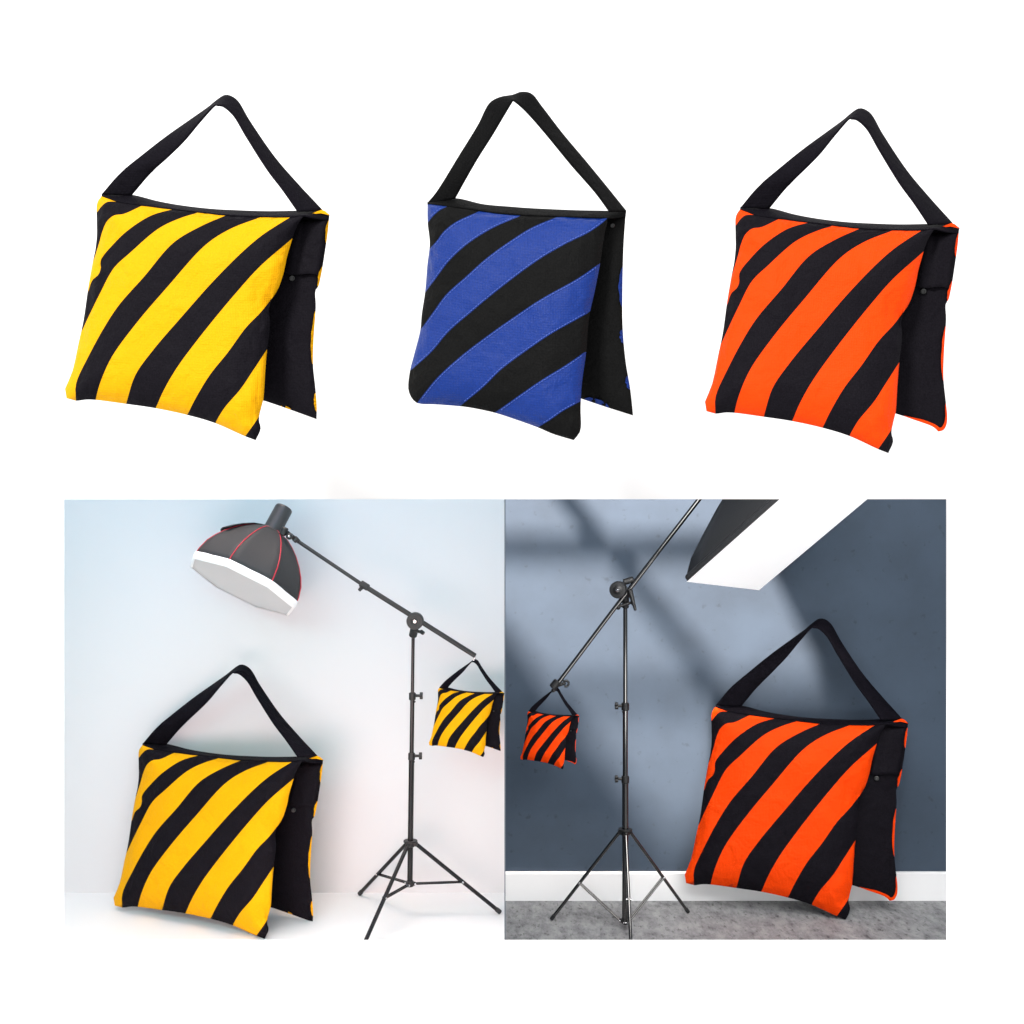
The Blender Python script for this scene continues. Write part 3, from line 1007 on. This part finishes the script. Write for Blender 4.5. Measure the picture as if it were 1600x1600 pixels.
# ------------------------------------------------------------------ octagonal softbox
M_cloth = simple('softbox_black_cloth', (0.02, 0.02, 0.021), 0.7, bump=0.25, bscale=300, var=0.15)
M_cloth2 = simple('softbox_coated_cloth', (0.017, 0.017, 0.018), 0.5, bump=0.15, bscale=300, var=0.15)
M_diff = simple('diffuser_cloth', (0.60, 0.60, 0.60), 0.8, bump=0.15, bscale=40)
M_lip = simple('white_rim_cloth', (0.90, 0.90, 0.90), 0.75, bump=0.4, bscale=60)
M_red = simple('red_piping', srgb(176, 14, 42), 0.5)
M_headgrey = simple('flash_head_body', (0.03, 0.03, 0.031), 0.4, bump=0.05, bscale=200)

sO = Yc / F
XR, ZR = (378.8 - PX) / F, -(916.6 - PY) / F     # slope of the sight line to the softbox


def along(du, dv, dy):
    """direction that runs (du, dv) across the picture while receding by dy"""
    return Vector((du + XR * dy, dy, -dv + ZR * dy))


ax = along(0.46, -0.86, 0.36).normalized()       # from the diffuser back to the flash head
q0 = along(0.87, 0.49, 0.0); q1 = along(0.0, 0.0, 1.0)
e1 = (q0 - q1 * (q0.dot(ax) / q1.dot(ax))).normalized()
e2 = ax.cross(e1).normalized()
if e2.z < 0:
    e2 = -e2
ctr = U(280 + 489 / 5, 770 + 738 / 5, Yc - 0.10)
R0 = 90 * sO
sbx = empty('octagonal_softbox', ctr, 'black octagonal softbox with red piping, white rim and flash head on the black boom', 'softbox')


def octa(t, r, phi):
    return ctr + ax * t * sO + (e1 * math.cos(phi) + e2 * math.sin(phi)) * r * sO


PH0 = math.radians(36)
prof = [(9, 90.0), (18, 88.8), (34, 84.5), (48, 77), (62, 67), (76, 54.5), (87, 42), (96, 29), (101, 17)]
sub_n = 6
mb = MB(); rows = []
for (t, r) in prof:
    row = []
    for k in range(8):
        for j in range(sub_n):
            f_ = j / sub_n
            p0 = octa(t, r, PH0 + k * math.pi / 4); p1 = octa(t, r, PH0 + (k + 1) * math.pi / 4)
            p = p0.lerp(p1, f_)
            sag = math.sin(math.pi * f_) * 1.6 * sO * (1 if 20 < t < 95 else 0)   # cloth stretched between ribs
            cc = ctr + ax * t * sO
            row.append(p + (cc - p).normalized() * sag)
    row.append(row[0]); rows.append(row)
mb.grid(rows, 0, True)
mb.build('shell', M_cloth, sbx, merge=1e-5, solid=0.004)
for k in range(8):
    mb = MB()
    pts = [octa(t, r + 0.5, PH0 + k * math.pi / 4) for t, r in prof]
    for p, q in zip(pts, pts[1:]):
        mb.tube(p, q, 0.85 * sO, n=8, bev=False)
    mb.build('piping', M_red, sbx)
mb = MB(); rows = []
for (t, r) in [(11.5, 89.8), (11, 91.4), (7, 91.9), (2, 91.8), (-0.5, 90.5), (-0.8, 87)]:
    row = []
    for k in range(8):
        for j in range(sub_n):
            p = octa(t, r, PH0 + k * math.pi / 4).lerp(octa(t, r, PH0 + (k + 1) * math.pi / 4), j / sub_n)
            if 1 < t < 17:
                p = p + ax * noise.noise(p * 30) * 1.2 * sO
            row.append(p)
    row.append(row[0]); rows.append(row)
mb.grid(rows, 0, True)
mb.build('rim', M_lip, sbx, merge=1e-5)
mb = MB(); rows = []
for q in (0.0, 0.2, 0.4, 0.6, 0.8, 1.0):
    row = []
    for k in range(8):
        for j in range(sub_n):
            p = octa(0, 89 * max(q, 0.001), PH0 + k * math.pi / 4).lerp(octa(0, 89 * max(q, 0.001), PH0 + (k + 1) * math.pi / 4), j / sub_n)
            p = p + ax * (1 - q * q) * 3 * sO + ax * noise.noise(p * 9) * 1.6 * sO * (1 - q)
            row.append(p)
    row.append(row[0]); rows.append(row)
mb.grid(rows, 0, True)
mb.build('diffuser', M_diff, sbx, merge=1e-6)
# vent flap at the top of the shell
mb = MB()
rows = []
for t in (66, 76, 86, 95, 101):
    r = np.interp(t, [p[0] for p in prof], [p[1] for p in prof]) + 3.0 + (101 - t) * 0.10
    rows.append([octa(t, r, PH0 + math.radians(128 + 8 * k)) for k in range(8)])
mb.grid(rows, 0, True)
mb.build('top_flap', M_cloth, sbx, solid=0.004)
mb = MB()
hb = ctr + ax * 97 * sO
mb.lathe(hb, hb + ax, [(0, 20 * sO), (5 * sO, 19 * sO), (6 * sO, 14.5 * sO), (44 * sO, 14.2 * sO), (46.5 * sO, 13.4 * sO), (47.5 * sO, 12.2 * sO),
                       (47.5 * sO, 9 * sO), (46.5 * sO, 8.6 * sO)], 40)
fh = mb.build('flash_head', M_headgrey, sbx)
mb = MB()
brk = hb + ax * 9 * sO
pA = U(443, 828, Yc - 0.06); pB = U(453, 838, Yc - 0.06); pC = U(468, 847, Yc - 0.04)
mb.tube(U(446, 824, Yc - 0.07), U(441, 836, Yc - 0.07), 5.5 * sO, n=14)
mb.tube(pA, pC, 3.4 * sO, n=14)
mb.tube(pB + Vector((0, 0.02, 0)), pB - Vector((0, 0.025, 0)), 5.0 * sO, n=18)
mb.tube(U(459, 846, Yc - 0.06), U(465, 840, Yc - 0.06), 4.2 * sO, n=14)
mt = mb.build('mount', M_plastic, sbx)
mb = MB(); mb.sphere(pB - Vector((0, 0.028, 0)), 2.4 * sO); mb.build('mount_bolt', M_steel, mt)

# ------------------------------------------------------------------ rectangular softbox
m_, nt_, b_ = new_mat('lit_diffuser')
b_.inputs['Base Color'].default_value = (0.85, 0.85, 0.85, 1)
b_.inputs['Roughness'].default_value = 0.8
b_.inputs['Emission Color'].default_value = (1, 1, 1, 1)
b_.inputs['Emission Strength'].default_value = 0.3
M_lit = m_
A_ = U(1073, 909, 5.05); B_ = U(1186, 922, 5.42)
eS = (B_ - A_)
xa, za = (1073 - PX) / F, -(909 - PY) / F
q0 = Vector((0.747, 0, 0.664)); q1 = Vector((xa, 1.0, za))     # across the picture / straight away from the viewer
d_long = q0 - q1 * (q0.dot(eS) / q1.dot(eS))
Ls = 0.98
eL = d_long.normalized() * Ls
nn = eL.cross(eS).normalized()
if nn.y < 0:
    nn = -nn                                     # pointing away from the viewer, i.e. to the rear of the box
bo = A_ + eL * 0.5 + eS * 0.5
rsx = empty('rectangular_softbox', bo, 'lit rectangular softbox with black body, cut off by the top of the slate studio', 'softbox')
q4 = lambda u, v, d: A_ + eL * u + eS * v + nn * d
mb = MB()
mb.grid([[q4(u, v, 0.010 * math.sin(math.pi * u) * math.sin(math.pi * v)) for u in np.linspace(0.0, 1.0, 14)] for v in np.linspace(0.0, 1.0, 10)], 0, True)
mb.build('diffuser', M_lit, rsx)
mb = MB(); rows = []
cor = [(0, 0), (1, 0), (1, 1), (0, 1)]
for k_, (d, inset) in enumerate([(0.004, 0.004), (0.04, 0.022), (0.09, 0.06), (0.16, 0.14), (0.25, 0.25), (0.33, 0.36), (0.38, 0.43)]):
    row = []
    for k in range(4):
        u0, v0 = cor[k]; u1, v1 = cor[(k + 1) % 4]
        for j in range(8):
            u = u0 + (u1 - u0) * j / 8; v = v0 + (v1 - v0) * j / 8
            row.append(q4(0.5 + (u - 0.5) * (1 - 2 * inset), 0.5 + (v - 0.5) * (1 - 2 * inset), d))
    row.append(row[0]); rows.append(row)
mb.grid(rows, 0, True)
mb.build('shell', M_cloth2, rsx, merge=1e-5, solid=0.004)
mb = MB()
for k in range(4):
    u0, v0 = cor[k]; u1, v1 = cor[(k + 1) % 4]
    mb.tube(q4(0.5 + (u0 - 0.5) * 0.972, 0.5 + (v0 - 0.5) * 0.955, 0.018), q4(0.5 + (u1 - 0.5) * 0.972, 0.5 + (v1 - 0.5) * 0.955, 0.018), 0.016, n=12, bev=False)
for u0, v0 in cor:
    mb.sphere(q4(0.5 + (u0 - 0.5) * 0.972, 0.5 + (v0 - 0.5) * 0.955, 0.018), 0.0161, 12)
mb.build('rim', M_cloth2, rsx)
mb = MB()
hb = q4(0.5, 0.5, 0.37)
mb.lathe(hb, hb + nn, [(0, 0.07), (0.02, 0.07), (0.022, 0.055), (0.20, 0.055), (0.21, 0.045)], 32)
mb.build('flash_head', M_headgrey, rsx)
